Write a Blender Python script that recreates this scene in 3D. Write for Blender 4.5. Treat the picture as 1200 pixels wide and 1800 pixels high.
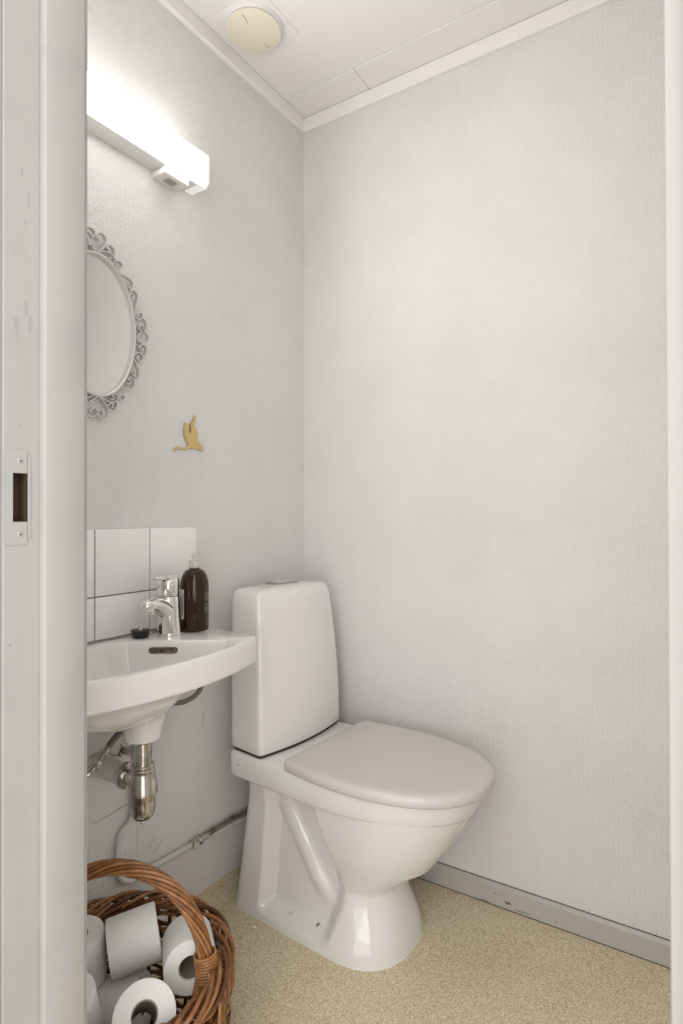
import bpy, bmesh, math, random
from mathutils import Vector, Matrix
from mathutils.bvhtree import BVHTree
random.seed(7)
for o in list(bpy.data.objects): bpy.data.objects.remove(o)
S = bpy.context.scene
COL = S.collection

# ------------------------------------------------------------------ camera, light, exposure
CAMP = Vector((1.1475, -1.5740, 1.0529))
YAW, PITCH, ROLL, FPX = 0.5661, 0.0047, -0.0015, 1033.33
fw = Vector((-math.sin(YAW)*math.cos(PITCH), math.cos(YAW)*math.cos(PITCH), math.sin(PITCH)))
rt = Vector((math.cos(YAW), math.sin(YAW), 0)); up = rt.cross(fw)
rt, up = (math.cos(ROLL)*rt + math.sin(ROLL)*up), (-math.sin(ROLL)*rt + math.cos(ROLL)*up)
cd = bpy.data.cameras.new('camera'); cam = bpy.data.objects.new('camera', cd); COL.objects.link(cam)
cam.matrix_world = Matrix(((rt.x, up.x, -fw.x, CAMP.x), (rt.y, up.y, -fw.y, CAMP.y), (rt.z, up.z, -fw.z, CAMP.z), (0, 0, 0, 1)))
cd.sensor_fit = 'HORIZONTAL'; cd.sensor_width = 24; cd.lens = FPX/1200*24; cd.clip_start = .01
cd.dof.use_dof = True; cd.dof.focus_distance = 1.35; cd.dof.aperture_fstop = 8.5
S.camera = cam
W = bpy.data.worlds.new('world'); S.world = W; W.use_nodes = True
W.node_tree.nodes['Background'].inputs[0].default_value = (1.0, .993, .985, 1)
W.node_tree.nodes['Background'].inputs[1].default_value = 1.42
LAMP_STRENGTH = 16.5
hl = bpy.data.lights.new('hall_fill', 'AREA'); hl.shape = 'RECTANGLE'; hl.size = 1.4; hl.size_y = 2.0; hl.energy = 15; hl.color = (1, .99, .97)  # added unseen fill, brightens the room through the doorway
hlo = bpy.data.objects.new('hall_fill', hl); COL.objects.link(hlo); hlo.location = (1.5, -2.6, 1.4); hlo.rotation_euler = (math.radians(90), 0, 0)
S.view_settings.view_transform = 'Standard'; S.view_settings.look = 'None'
S.view_settings.gamma = 1; S.view_settings.use_curve_mapping = False
S.view_settings.exposure = 0.5

def ray(px, py): return fw + rt*((px-600)/FPX) - up*((py-900)/FPX)
def un(px, py, ax, k):            # the point where a pixel's ray meets the plane ax = k
    d = ray(px, py); i = 'xyz'.index(ax); return CAMP + d*((k-CAMP[i])/d[i])

# ------------------------------------------------------------------ materials
def mat(name, col, rough=.5, metal=0, spec=.5, **kw):
    m = bpy.data.materials.new(name); m.use_nodes = True
    b = m.node_tree.nodes['Principled BSDF']
    b.inputs['Base Color'].default_value = (*col, 1); b.inputs['Roughness'].default_value = rough
    b.inputs['Metallic'].default_value = metal; b.inputs['Specular IOR Level'].default_value = spec
    for k, v in kw.items(): b.inputs[k.replace('_', ' ')].default_value = v
    return m
def N(m, t, **kw):
    n = m.node_tree.nodes.new(t)
    for k, v in kw.items(): setattr(n, k, v)
    return n
def lk(m, a, b): m.node_tree.links.new(a, b)
def mth(m, op, a, b=None, c=None):
    n = N(m, 'ShaderNodeMath', operation=op)
    for i, v in enumerate((a, b, c)):
        if v is None: continue
        if isinstance(v, (int, float)): n.inputs[i].default_value = v
        else: lk(m, v, n.inputs[i])
    return n.outputs[0]
def coords(m): return N(m, 'ShaderNodeTexCoord').outputs['Object']
def noise(m, vec, scale, detail=2, rough=.5):
    n = N(m, 'ShaderNodeTexNoise'); n.inputs['Scale'].default_value = scale
    n.inputs['Detail'].default_value = detail; n.inputs['Roughness'].default_value = rough
    lk(m, vec, n.inputs['Vector']); return n.outputs['Fac']
def ramp(m, fac, stops):
    r = N(m, 'ShaderNodeValToRGB'); e = r.color_ramp.elements
    while len(e) < len(stops): e.new(.5)
    for q, (p, c) in zip(e, stops): q.position = p; q.color = (*c, 1)
    lk(m, fac, r.inputs[0]); return r.outputs[0]
def setcol(m, out): lk(m, out, m.node_tree.nodes['Principled BSDF'].inputs['Base Color'])
def bump(m, h, dist, strength=1):
    b = N(m, 'ShaderNodeBump'); b.inputs['Distance'].default_value = dist; b.inputs['Strength'].default_value = strength
    lk(m, h, b.inputs['Height']); lk(m, b.outputs[0], m.node_tree.nodes['Principled BSDF'].inputs['Normal'])

def wallpaper(name, axis, col):
    m = mat(name, col, .62, spec=.3); v = coords(m)
    sp = N(m, 'ShaderNodeSeparateXYZ'); lk(m, v, sp.inputs[0])
    u, w = sp.outputs['XYZ'.index(axis)], sp.outputs['Z']
    k = 1/.0115
    a = mth(m, 'MULTIPLY', mth(m, 'ADD', u, w), k); b = mth(m, 'MULTIPLY', mth(m, 'SUBTRACT', u, w), k)
    par = mth(m, 'FLOORED_MODULO', mth(m, 'ADD', mth(m, 'FLOOR', a), mth(m, 'FLOOR', b)), 2)
    def strands(f): return mth(m, 'POWER', mth(m, 'ABSOLUTE', mth(m, 'SINE', mth(m, 'MULTIPLY', mth(m, 'FRACT', f), 2*math.pi))), .6)
    h = mth(m, 'ADD', mth(m, 'MULTIPLY', strands(b), par), mth(m, 'MULTIPLY', strands(a), mth(m, 'SUBTRACT', 1, par)))
    h = mth(m, 'ADD', h, mth(m, 'MULTIPLY', noise(m, v, 420, 2), .9))
    bump(m, h, .0012, .8)
    d = tuple(c*.93 for c in col)
    setcol(m, ramp(m, noise(m, v, 3.2, 4, .6), [(.3, d), (.65, col)]))
    return m
M = {}
M['wall_l'] = wallpaper('wallpaper_left', 'Y', (.81, .80, .785))
M['wall_b'] = wallpaper('wallpaper_back', 'X', (.81, .80, .785))
M['plaster'] = mat('painted_plaster', (.76, .75, .73), .6)
M['ceil'] = mat('ceiling_panel', (.84, .82, .805), .45)
M['trim'] = mat('trim_paint', (.84, .82, .80), .35)
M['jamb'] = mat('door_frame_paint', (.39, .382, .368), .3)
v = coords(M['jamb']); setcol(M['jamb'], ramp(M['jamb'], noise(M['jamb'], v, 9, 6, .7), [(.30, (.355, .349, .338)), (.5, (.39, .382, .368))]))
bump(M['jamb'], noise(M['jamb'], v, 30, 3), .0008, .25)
M['base'] = mat('baseboard_grey_paint', (.40, .385, .345), .35)
v = coords(M['base']); setcol(M['base'], ramp(M['base'], noise(M['base'], v, 26, 6, .7), [(.24, (.36, .34, .30)), (.36, (.47, .455, .415)), (.7, (.50, .485, .445))]))
def vinyl():
    m = mat('speckled_vinyl', (.5, .42, .3), .5, spec=.35); v = coords(m)
    vo = N(m, 'ShaderNodeTexVoronoi'); vo.inputs['Scale'].default_value = 480; lk(m, v, vo.inputs['Vector'])
    sp = N(m, 'ShaderNodeSeparateColor'); lk(m, vo.outputs['Color'], sp.inputs[0])
    f = mth(m, 'ADD', mth(m, 'MULTIPLY', sp.outputs[0], .62), mth(m, 'MULTIPLY', noise(m, v, 210, 3, .6), .4))
    f = mth(m, 'ADD', f, mth(m, 'MULTIPLY', mth(m, 'SUBTRACT', noise(m, v, 5, 3), .5), .25))
    setcol(m, ramp(m, f, [(.18, (.40, .315, .19)), (.45, (.63, .53, .36)), (.62, (.72, .625, .445)), (.85, (.84, .75, .58))]))
    bump(m, noise(m, v, 260, 2), .0005, .3); return m
M['vinyl'] = vinyl()
M['porc'] = mat('porcelain', (.77, .75, .73), .07, spec=.55, Coat_Weight=.3, Coat_Roughness=.05)
M['lid'] = mat('seat_plastic', (.60, .565, .545), .28, spec=.45)
M['chrome'] = mat('chrome', (.83, .82, .80), .07, 1)
M['oldchrome'] = mat('tarnished_chrome', (.62, .585, .53), .2, 1)
v = coords(M['oldchrome']); setcol(M['oldchrome'], ramp(M['oldchrome'], noise(M['oldchrome'], v, 34, 5, .65), [(.34, (.30, .25, .19)), (.52, (.64, .61, .56)), (.8, (.72, .70, .66))]))
M['steel'] = mat('brushed_steel', (.42, .41, .39), .35, .9)
M['hose'] = mat('braided_hose', (.20, .18, .165), .45, .5)
M['mirror'] = mat('mirror_glass', (.80, .80, .785), .02, 1)
M['silver'] = mat('silver_paint', (.66, .655, .64), .35, .15)
M['brass'] = mat('brass', (.66, .50, .23), .26, .9)
M['tile'] = mat('glazed_tile', (.89, .885, .875), .1, spec=.55)
M['grout'] = mat('grout', (.20, .185, .17), .8)
M['black'] = mat('black_rubber', (.012, .012, .012), .45)
M['dark'] = mat('dark_gap', (.03, .026, .022), .7)
M['bronze'] = mat('overflow_recess', (.14, .10, .06), .5, .3)
v = coords(M['bronze']); setcol(M['bronze'], ramp(M['bronze'], noise(M['bronze'], v, 90, 5, .7), [(.4, (.03, .02, .012)), (.6, (.20, .16, .11))]))
M['amber'] = mat('amber_glass', (.036, .012, .004), .05, spec=.5, Transmission_Weight=.25, IOR=1.45)
M['clear'] = mat('clear_plastic', (.86, .85, .83), .15, Transmission_Weight=.7, IOR=1.3)
M['label'] = mat('paper_label', (.62, .60, .565), .6)
M['print_w'] = mat('white_print', (.36, .33, .29), .6)
M['print_d'] = mat('dark_print', (.13, .13, .13), .6)
M['paper'] = mat('tissue_paper', (.88, .865, .845), .85, spec=.15)
v = coords(M['paper']); bump(M['paper'], noise(M['paper'], v, 170, 4, .65), .0016, .5)
M['core'] = mat('cardboard_core', (.30, .255, .20), .85)
M['cream'] = mat('yellowed_plastic', (.80, .735, .60), .3)
M['whiteplastic'] = mat('white_plastic', (.80, .785, .76), .35)
M['pipe'] = mat('painted_pipe', (.66, .65, .62), .4)
M['shade_wood'] = mat('shaded_wood', (.06, .03, .012), .85)  # darkened to stand in for shade inside the shallow latch hole
M['scar'] = mat('torn_wallpaper', (.16, .145, .125), .9)
M['grime2'] = mat('worn_paint', (.33, .325, .315), .5)
M['grime'] = mat('bare_plaster', (.36, .33, .28), .9)
def wicker(name, c1, c2):
    m = mat(name, c1, .38, spec=.5); v = coords(m); setcol(m, ramp(m, noise(m, v, 55, 4, .6), [(.35, c1), (.65, c2)])); return m
M['wick1'] = wicker('willow_brown', (.16, .062, .020), (.30, .125, .042))
M['wick2'] = wicker('willow_dark_shaded', (.06, .022, .008), (.14, .052, .018))  # dark willow tone, deepened further for the shadows inside the basket
M['wick3'] = wicker('willow_light', (.26, .115, .042), (.42, .20, .078))
def emis(name, col, s):
    m = bpy.data.materials.new(name); m.use_nodes = True; b = m.node_tree.nodes['Principled BSDF']
    b.inputs['Base Color'].default_value = (.85, .85, .84, 1); b.inputs['Emission Color'].default_value = (*col, 1)
    b.inputs['Emission Strength'].default_value = s; return m
M['glow_end'] = emis('lit_end_cap', (1, .985, .965), .28)
M['glow'] = emis('lit_diffuser', (1, .985, .965), LAMP_STRENGTH)

# ------------------------------------------------------------------ mesh helpers
class MB:
    def __init__(s): s.v, s.f = [], []
    def add(s, vs, fs):
        o = len(s.v); s.v += [Vector(p) for p in vs]; s.f += [tuple(i+o for i in f) for f in fs]; return s
    def loft(s, rings, c0=True, c1=True, closed=True):
        n = len(rings[0]); vs = [p for r in rings for p in r]; fs = []
        for k in range(len(rings)-1):
            for i in range(n if closed else n-1):
                j = (i+1) % n; fs.append((k*n+i, k*n+j, (k+1)*n+j, (k+1)*n+i))
        if c0: fs.append(tuple(range(n))[::-1])
        if c1: fs.append(tuple((len(rings)-1)*n+i for i in range(n)))
        return s.add(vs, fs)
    def box(s, x0, x1, y0, y1, z0, z1):
        vs = [(x, y, z) for x in (x0, x1) for y in (y0, y1) for z in (z0, z1)]
        return s.add(vs, [(0, 1, 3, 2), (4, 6, 7, 5), (0, 4, 5, 1), (2, 3, 7, 6), (0, 2, 6, 4), (1, 5, 7, 3)])
    def tube(s, path, r, n=8, closed=False, squash=None):
        path = [Vector(p) for p in path]; m = len(path); rings = []; prev = None
        for i, p in enumerate(path):
            a = path[(i-1) % m] if (closed or i > 0) else p; b = path[(i+1) % m] if (closed or i < m-1) else p
            t = (b-a).normalized()
            if prev is None:
                h = Vector((0, 0, 1)) if abs(t.z) < .9 else Vector((1, 0, 0)); u = t.cross(h).normalized()
            else:
                u = (prev - t*prev.dot(t)).normalized()
            prev = u; w = t.cross(u); rr = r[i] if isinstance(r, (list, tuple)) else r
            rings.append([p + (u*math.cos(q) + w*math.sin(q))*rr for q in (2*math.pi*k/n for k in range(n))])
        if closed:
            rings.append(rings[0]); return s.loft(rings, False, False)
        return s.loft(rings)
    def lathe(s, prof, c, axis=(0, 0, 1), n=40, c0=True, c1=True):
        ax = Vector(axis).normalized(); h = Vector((1, 0, 0)) if abs(ax.x) < .9 else Vector((0, 1, 0))
        u = ax.cross(h).normalized(); w = ax.cross(u); c = Vector(c)
        return s.loft([[c + ax*z + (u*math.cos(q) + w*math.sin(q))*r for q in (2*math.pi*k/n for k in range(n))] for r, z in prof], c0, c1)
    def prism(s, pts, d):          # closed outline pushed along d
        d = Vector(d); return s.loft([[Vector(p) for p in pts], [Vector(p)+d for p in pts]])
    def build(s, name, m, parent=None, smooth=35, bevel=0, seg=2):
        me = bpy.data.meshes.new(name); off = parent['_o'] if parent is not None and '_o' in parent else (0, 0, 0)
        root = ROOTLOC.get(parent.name, Vector((0, 0, 0))) if parent is not None else Vector((0, 0, 0))
        me.from_pydata([tuple(p-root) for p in s.v], [], s.f); me.validate()
        bm = bmesh.new(); bm.from_mesh(me); bmesh.ops.remove_doubles(bm, verts=bm.verts, dist=1e-6)
        bmesh.ops.recalc_face_normals(bm, faces=bm.faces)
        if bevel:
            es = [e for e in bm.edges if len(e.link_faces) == 2 and e.calc_face_angle(0) > .6]
            bmesh.ops.bevel(bm, geom=es, offset=bevel, segments=seg, profile=.5, affect='EDGES', clamp_overlap=True)
        bm.to_mesh(me); bm.free()
        me.materials.append(M[m])
        if smooth:
            for p in me.polygons: p.use_smooth = True
            me.set_sharp_from_angle(angle=math.radians(smooth))
        o = bpy.data.objects.new(name, me); COL.objects.link(o)
        if parent is not None: o.parent = parent; ROOTLOC[o.name] = root
        return o
ROOTLOC = {}
def thing(name, label, cat, loc, group=None):
    o = bpy.data.objects.new(name, None); COL.objects.link(o); o.location = loc; o.empty_display_size = .05
    ROOTLOC[o.name] = Vector(loc); o['label'] = label; o['category'] = cat
    if group: o['group'] = group
    return o
def tag(o, label, cat, group=None):
    o['label'] = label; o['category'] = cat
    if group: o['group'] = group
    return o
def struct(o, label=None, cat=None):
    o['kind'] = 'structure'
    if label: o['label'] = label
    if cat: o['category'] = cat
    return o
def box(name, b, m, parent=None, bevel=0, seg=2): return MB().box(*b).build(name, m, parent, 35, bevel, seg)
def inset(pts, d):                 # move a closed counter-clockwise 2-D outline inwards
    n = len(pts); out = []
    for i in range(n):
        a, b = Vector(pts[i-1]), Vector(pts[(i+1) % n]); t = (b-a).normalized()
        out.append((pts[i][0]-t.y*d, pts[i][1]+t.x*d))
    return out
def fillet(poly, rad, n=6):        # round given corners of a closed outline
    out = []; L = len(poly)
    for i in range(L):
        p = Vector(poly[i]); r = rad[i] if isinstance(rad, (list, tuple)) else rad
        if r <= 0: out.append((p.x, p.y)); continue
        a, b = (Vector(poly[i-1])-p), (Vector(poly[(i+1) % L])-p)
        la, lb = a.length, b.length; a.normalize(); b.normalize()
        ang = math.acos(max(-1, min(1, a.dot(b)))); t = min(r/math.tan(ang/2), la*.49, lb*.49)
        for k in range(n+1):
            s = k/n; q = (p+a*t)*(1-s)**2 + p*2*s*(1-s) + (p+b*t)*s*s; out.append((q.x, q.y))
    return out
def spline(pts, n=6, closed=False):
    P = [Vector(p) for p in pts]; out = []; L = len(P)
    for i in range(L if closed else L-1):
        if closed: p0, p1, p2, p3 = P[i-1], P[i], P[(i+1) % L], P[(i+2) % L]
        else: p0, p1, p2, p3 = P[max(i-1, 0)], P[i], P[i+1], P[min(i+2, L-1)]
        for k in range(n):
            t = k/n; out.append(.5*((2*p1)+(p2-p0)*t+(2*p0-5*p1+4*p2-p3)*t*t+(3*p1-p0-3*p2+p3)*t**3))
    if not closed: out.append(P[-1])
    return out
def sst(a, b, x):
    t = max(0, min(1, (x-a)/(b-a))); return t*t*(3-2*t)
def interp(x, tab):
    if x <= tab[0][0]: return tab[0][1]
    for (a, p), (b, q) in zip(tab, tab[1:]):
        if x <= b: return p+(q-p)*(x-a)/(b-a)
    return tab[-1][1]

# ------------------------------------------------------------------ the room
RX, YD, YO, CZ = 1.22, -1.11, -1.204, 2.357     # right wall, door wall room side, door wall hall side, ceiling
struct(box('floor', (-.1, RX+.1, -2.6, .1, -.06, 0), 'vinyl'), 'beige speckled vinyl floor', 'floor')
wl = struct(box('wall_left', (-.1, 0, YO, .1, 0, CZ+.1), 'wall_l'), 'white woven-textured wallpaper wall carrying basin and mirror', 'wall')
struct(box('wall_back', (0, RX+.1, 0, .1, 0, CZ+.1), 'wall_b'), 'plain white woven-textured wallpaper wall beside the toilet', 'wall')
struct(box('wall_right', (RX, RX+.1, YO, 0, 0, CZ+.1), 'wall_b'), 'white wallpaper wall facing the mirror', 'wall')
wf = MB(); wf.box(0, .425, YO, YD, 0, CZ+.1); wf.box(1.158, RX, YO, YD, 0, CZ+.1); wf.box(.425, 1.158, YO, YD, 2.07, CZ+.1)
wf.box(-.9, -.1, YO, YD, 0, CZ+.1); wf.box(RX+.1, 2.1, YO, YD, 0, CZ+.1)
struct(wf.build('wall_front', 'plaster', smooth=0), 'white painted wall around the doorway', 'wall')
ce = bpy.data.objects.new('ceiling', None); COL.objects.link(ce); ROOTLOC['ceiling'] = Vector((0, 0, 0))
struct(ce, 'white ceiling of tongue and groove panels', 'ceiling')
for b in ((0, .2575, -.1085, 0), (.2585, RX, -.1085, 0), (0, RX, -.71, -.1095), (0, RX, YD, -.711)):
    box('panel', (*b, CZ, CZ+.014), 'ceil', ce, .0022, 1)
box('backing', (0, RX, YD, 0, CZ+.014, CZ+.1), 'trim', ce)
# cornice strips
TB = 2.314
def cornice(name, along):
    prof = [(0, TB), (.009, TB), (.012, TB+.003), (.012, CZ-.0015), (0, CZ-.0015)]
    mb = MB()
    if along == 'y': mb.loft([[(a, y+(-a if y > -.5 else a)*0, z) for a, z in prof] for y in (YD, 0)])
    else: mb.loft([[(x, -a, z) for a, z in prof] for x in (.012, RX)])
    return mb.build(name, 'trim', smooth=0)
struct(cornice('trim_1', 'y'), 'white cornice strip above the mirror wall', 'trim')
struct(cornice('trim_2', 'x'), 'white cornice strip above the plain wall', 'trim')
# baseboard on the plain wall (grey, chamfered top) with its chips
BH = .0572
bb = MB().loft([[(x, 0, .0), (x, -.013, .0), (x, -.013, BH-.006), (x, -.007, BH), (x, 0, BH)] for x in (.0, RX)]).build('baseboard_back', 'base', smooth=0)
struct(bb, 'scuffed grey painted baseboard along the plain wall', 'baseboard')
box('gap', (0, RX, -.0140, -.012, 0, .0014), 'dark', bb)
box('gap', (0, RX, -.0018, 0, BH, BH+.0008), 'dark', bb)
def chip(cx, cz, w, h, m, seed, par=bb):
    r = random.Random(seed); pts = []
    for k in range(11):
        q = 2*math.pi*k/11; s = .55+.6*r.random(); pts.append((cx+math.cos(q)*w*s, -.0129, cz+math.sin(q)*h*s))
    MB().prism(pts, (0, -.0007, 0)).build('paint_chip', m, par, 0)
for px, py, w, h, m in ((893, 1588, .010, .0035, 'scar'), (870, 1570, .003, .0016, 'scar'), (876, 1574, .002, .001, 'scar'), (977, 1621, .0018, .0016, 'scar'),
                        (795, 1532, .010, .003, 'label'), (850, 1582, .016, .0016, 'scar'), (916, 1603, .022, .0009, 'scar'), (1080, 1633, .0018, .001, 'scar')):
    p = un(px, py, 'y', -.013); chip(p.x, p.z, w, h, m, px)
# vinyl turned up against the mirror wall
cov = [(0, 0), (.026, .0006), (.016, .003), (.008, .009), (.0045, .017), (.0035, .03), (.003, BH), (0, BH+.0008)]
struct(MB().loft([[(a, y, z) for a, z in cov] for y in (YD, 0)]).build('baseboard_left', 'vinyl', smooth=60), 'beige vinyl turned up against the basin wall', 'baseboard')
# wallpaper seams, tears and scars on the basin wall
def scar(pts, wid, m='scar', name='wallpaper_tear'):
    P = [un(*p, 'x', 0.0) for p in pts]; vs = []
    for i, p in enumerate(P):
        a, b = P[max(i-1, 0)], P[min(i+1, len(P)-1)]; t = (b-a).normalized(); n = Vector((0, -t.z, t.y))
        w = wid*(.25 if i in (0, len(P)-1) else 1)*(.7+.6*random.random())
        vs.append((Vector((-.002, p.y, p.z))+n*w, Vector((.0006, p.y, p.z))+n*w*.6, Vector((.0006, p.y, p.z))-n*w*.6, Vector((-.002, p.y, p.z))-n*w))
    MB().loft(vs).build(name, m, wl, 0)
scar([(164, 1448), (185, 1437), (200, 1428), (211, 1420), (232, 1411)], .0009)
scar([(205, 1425), (215, 1418), (222, 1415)], .0014)
scar([(268, 1502), (272, 1496), (278, 1488), (283, 1480), (286, 1474)], .0008)
scar([(356, 1262), (359, 1250), (355, 1272), (357, 1280)], .0007, 'grime')
scar([(269, 1474), (262, 1488), (258, 1494)], .0004, 'grime')
scar([(241, 1440), (241, 1475), (241, 1510)], .0003, 'grime', 'wallpaper_seam')
scar([(212, 1308), (214, 1313), (211, 1322), (208, 1327), (214, 1331)], .0035)
scar([(214, 1313), (225, 1312), (238, 1318)], .002, 'grime')
scar([(212, 1326), (200, 1329), (192, 1324), (182, 1327), (176, 1322), (170, 1330), (160, 1340), (150, 1352)], .004, 'grime')
scar([(160, 1352), (170, 1360), (176, 1358)], .0014, 'grime')
scar([(175, 1312), (179, 1318), (176, 1325)], .0012, 'grime')
scar([(485, 192), (486, 203)], .0008, 'trim', 'wallpaper_tear')

# doorway: frame with rebate, stop and casings
fr = bpy.data.objects.new('door_1', None); COL.objects.link(fr); ROOTLOC['door_1'] = Vector((0, 0, 0))
struct(fr, 'worn white painted door frame with strike plate', 'door frame')
XL, XR, YS = .458, 1.1225, -1.162
HX0, HX1, HY0, HY1, HZ0, HZ1 = .4430, .4300, -1.194, -1.177, 1.045, 1.1035     # latch hole
jl = MB()
for y0, y1, z0, z1 in ((YO, HY0, 0, 2.07), (HY1, YD+.001, 0, 2.07), (HY0, HY1, 0, HZ0), (HY0, HY1, HZ1, 2.07)): jl.box(.425, .443, y0, y1, z0, z1)
jl.build('jamb', 'jamb', fr, 0)
box('latch_pocket', (.4245, .4262, HY0-.002, HY1+.002, HZ0-.004, HZ1+.004), 'shade_wood', fr)
for b_ in ((HY0-.0002, HY0+.0007, HZ0, HZ1), (HY1-.0007, HY1+.0002, HZ0, HZ1), (HY0, HY1, HZ0-.0002, HZ0+.0006), (HY0, HY1, HZ1-.0006, HZ1+.0002)): box('pocket_shade', (.4260, .4432, *b_), 'shade_wood', fr)  # liners added to put the hole's shade into colour
box('door_stop', (.443, XL, YS, YD+.001, 0, 2.055), 'jamb', fr, .0016)
box('jamb', (1.1375, 1.158, YO, YD+.001, 0, 2.07), 'jamb', fr)
rs = MB().box(XR, 1.1375, YS, YD+.001, 0, 2.055); 
for q in rs.v: q.x += (q.z-1.05)*-.0028
rs.build('door_stop', 'jamb', fr, 35, .0025)
box('head_jamb', (.425, 1.158, YO, YD+.001, 2.052, 2.07), 'jamb', fr)
for x0, x1, y0, y1 in ((.355, .438, YO-.014, YO), (1.1425, 1.235, YO-.014, YO), (.36, .448, YD, YD+.012), (1.132, RX, YD, YD+.012)):
    box('casing', (x0, x1, y0, y1, 0, 2.12), 'jamb', fr, .002)
box('casing', (.355, 1.235, YO-.014, YO, 2.06, 2.14), 'jamb', fr, .002)
# strike plate with its two screws
sp = MB(); o2 = fillet([(-1.215, 1.0165), (-1.172, 1.0165), (-1.172, 1.1325), (-1.215, 1.1325)], [0, .009, .009, 0])
bm_pts = [(a, b) for a, b in o2]
for y0, y1, z0, z1 in ((-1.204, HY0, 1.0175, 1.1315), (HY1, -1.1725, 1.024, 1.125), (HY0, HY1, 1.0175, HZ0), (HY0, HY1, HZ1, 1.1315), (HY1, -1.1765, 1.0185, 1.1305)):
    sp.box(.4425, .4440, y0, y1, z0, z1)
spo = sp.build('strike_plate', 'jamb', fr, 0, 0)
for z in (1.030, 1.118):
    s = MB().lathe([(.0036, 0), (.0036, .0006), (.0026, .0012)], (.4438, -1.1855, z), (1, 0, 0), 20).build('screw', 'jamb', fr)
    b = MB(); b.box(.4447, .4452, -1.1872, -1.1838, z-.0005, z+.0005); b.box(.4447, .4452, -1.186, -1.185, z-.0017, z+.0017); b.build('screw_slot', 'scar', s, 0)
for px, py, r in ((18, 1134, .0012), (75, 1060, .0006), (36, 748, .0008)):
    p = un(px, py, 'x', .443); MB().lathe([(r, 0), (r*.7, .0004)], (.4428 if px < 70 else .4428, p.y, p.z), (1, 0, 0), 8).build('paint_chip', 'scar', fr)
for px, py, w, h in ((45, 540, .0025, .012), (52, 575, .002, .016), (38, 300, .0012, .006), (50, 350, .001, .009), (28, 570, .004, .01), (44, 390, .0012, .005)):
    p = un(px, py, 'x', .443); r = random.Random(px)
    MB().prism([(.4429, p.y+math.cos(k*.7)*w*(.5+r.random()), p.z+math.sin(k*.7)*h*(.5+r.random())) for k in range(9)], (.0004, 0, 0)).build('paint_chip', 'grime2', fr, 0)

# ------------------------------------------------------------------ toilet
T0, TY = Vector((0, -.246, 0)), -.06
ct, stt = math.cos(TY), math.sin(TY)
def TL(x, y, z): return Vector((T0.x+x*ct-y*stt, T0.y+x*stt+y*ct, z))
toilet = thing('toilet', 'white porcelain toilet with closed warm grey lid and tall cistern', 'toilet', TL(.3, 0, 0))
ZB = .372
def body_w(x, z):
    xb = interp(z, [(0, .045), (.05, .052), (.18, .068), (.30, .085), (ZB, .095)])
    xf = interp(z, [(0, .528), (.04, .520), (.08, .507), (.115, .494), (.14, .488), (.155, .497), (.174, .523), (.213, .577), (.274, .622), (.339, .660), (ZB, .675)])
    b = interp(z, [(0, .143), (.03, .141), (.08, .122), (.12, .111), (.15, .108), (.19, .120), (.25, .141), (.31, .155), (ZB, .166)])
    xc = interp(z, [(0, .385), (.10, .385), (.15, .39), (.22, .42), (ZB, .45)])
    wb = interp(z, [(0, .142), (.04, .139), (.12, .134), (.30, .130), (ZB, .140)])
    return xb, xf, b, xc, wb
def body_half(x, z):
    xb, xf, b, xc, wb = body_w(x, z)
    k = sst(.10, .36, x); full = wb*(1-k)+b*k
    xl = interp(z, [(0, .140), (.04, .143), (.18, .152), (.30, .166)])
    xr = interp(z, [(0, .355), (.03, .365), (.108, .390), (.146, .398), (.194, .390), (.259, .370), (.31, .350), (ZB, .340)])
    m = sst(xl, xl+.028, x)*(1-sst(xr-.030, xr+.012, x))*sst(.016, .050, z)
    web = interp(z, [(0, .120), (.05, .095), (.12, .088), (ZB, .092)])
    # slanting trapway ridge in the recess
    ax, az, bx, bz = .205, .300, .345, .085
    ux, uz = bx-ax, bz-az; L = math.hypot(ux, uz); d = ((x-ax)*-uz+(z-az)*ux)/L
    web += .015*(1-sst(.004, .036, abs(d)))*sst(.07, .15, z)
    w = full*(1-m)+min(web, full)*m
    if x > xc: pw = 2+.4*(1-sst(.05, .15, z)); w *= max(0, 1-((x-xc)/(xf-xc))**pw)**(1/pw)
    r = .035
    if x < xb+r: w -= r*(1-math.sqrt(max(0, 1-((xb+r-x)/r)**2)))
    return max(w, 0)
NX, NZ = 220, 110; rings = []
for k in range(NZ+1):
    z = ZB*k/NZ; xb, xf, b, xc, wb = body_w(0, z); side = []
    for i in range(NX+1):
        t = i/NX
        x = xb+(xf-xb)*(1-(1-t)**1.0) if t < .7 else None
        if x is None:
            u = (t-.7)/.3; x0 = xb+(xf-xb)*.7; x = x0+(xf-x0)*math.sin(u*math.pi/2)
        side.append((x, body_half(x, z)))
    ring = [TL(x, -w, z) for x, w in side]+[TL(x, w, z) for x, w in side[::-1][1:]]
    rings.append(ring)
ped = MB().loft(rings).build('pedestal', 'porc', toilet, 60)
def egg(xb, hb, hm, xm, tip, p=2.05, rc=.03, nb=10):      # outline: flat rear, sides, elliptical front (counter-clockwise)
    half = [(xb, 0)]
    for k in range(nb+1):
        q = math.pi/2*k/nb; half.append((xb+rc-rc*math.cos(q), hb-rc+rc*math.sin(q)))
    for k in range(1, 12): s = k/12; half.append((xb+rc+(xm-xb-rc)*s, hb+(hm-hb)*math.sin(s*math.pi/2)))
    for k in range(0, 33):
        q = math.pi/2*k/32; c, s = math.cos(q), math.sin(q)
        half.append((xm+(tip-xm)*s**(2/p), hm*c**(2/p)))
    left = [(x, -y) for x, y in half]; right = [(x, y) for x, y in half[::-1]]
    return left[1:-1]+right[:-1]+[(xb, 0)]
def shrink(o, d):
    if d <= .016: return inset(o, d)
    o = inset(o, .016); cx = sum(p[0] for p in o)/len(o); k = 1-(d-.016)/(max(p[0] for p in o)-cx)
    return [(cx+(x-cx)*k, y*k) for x, y in o]
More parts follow.
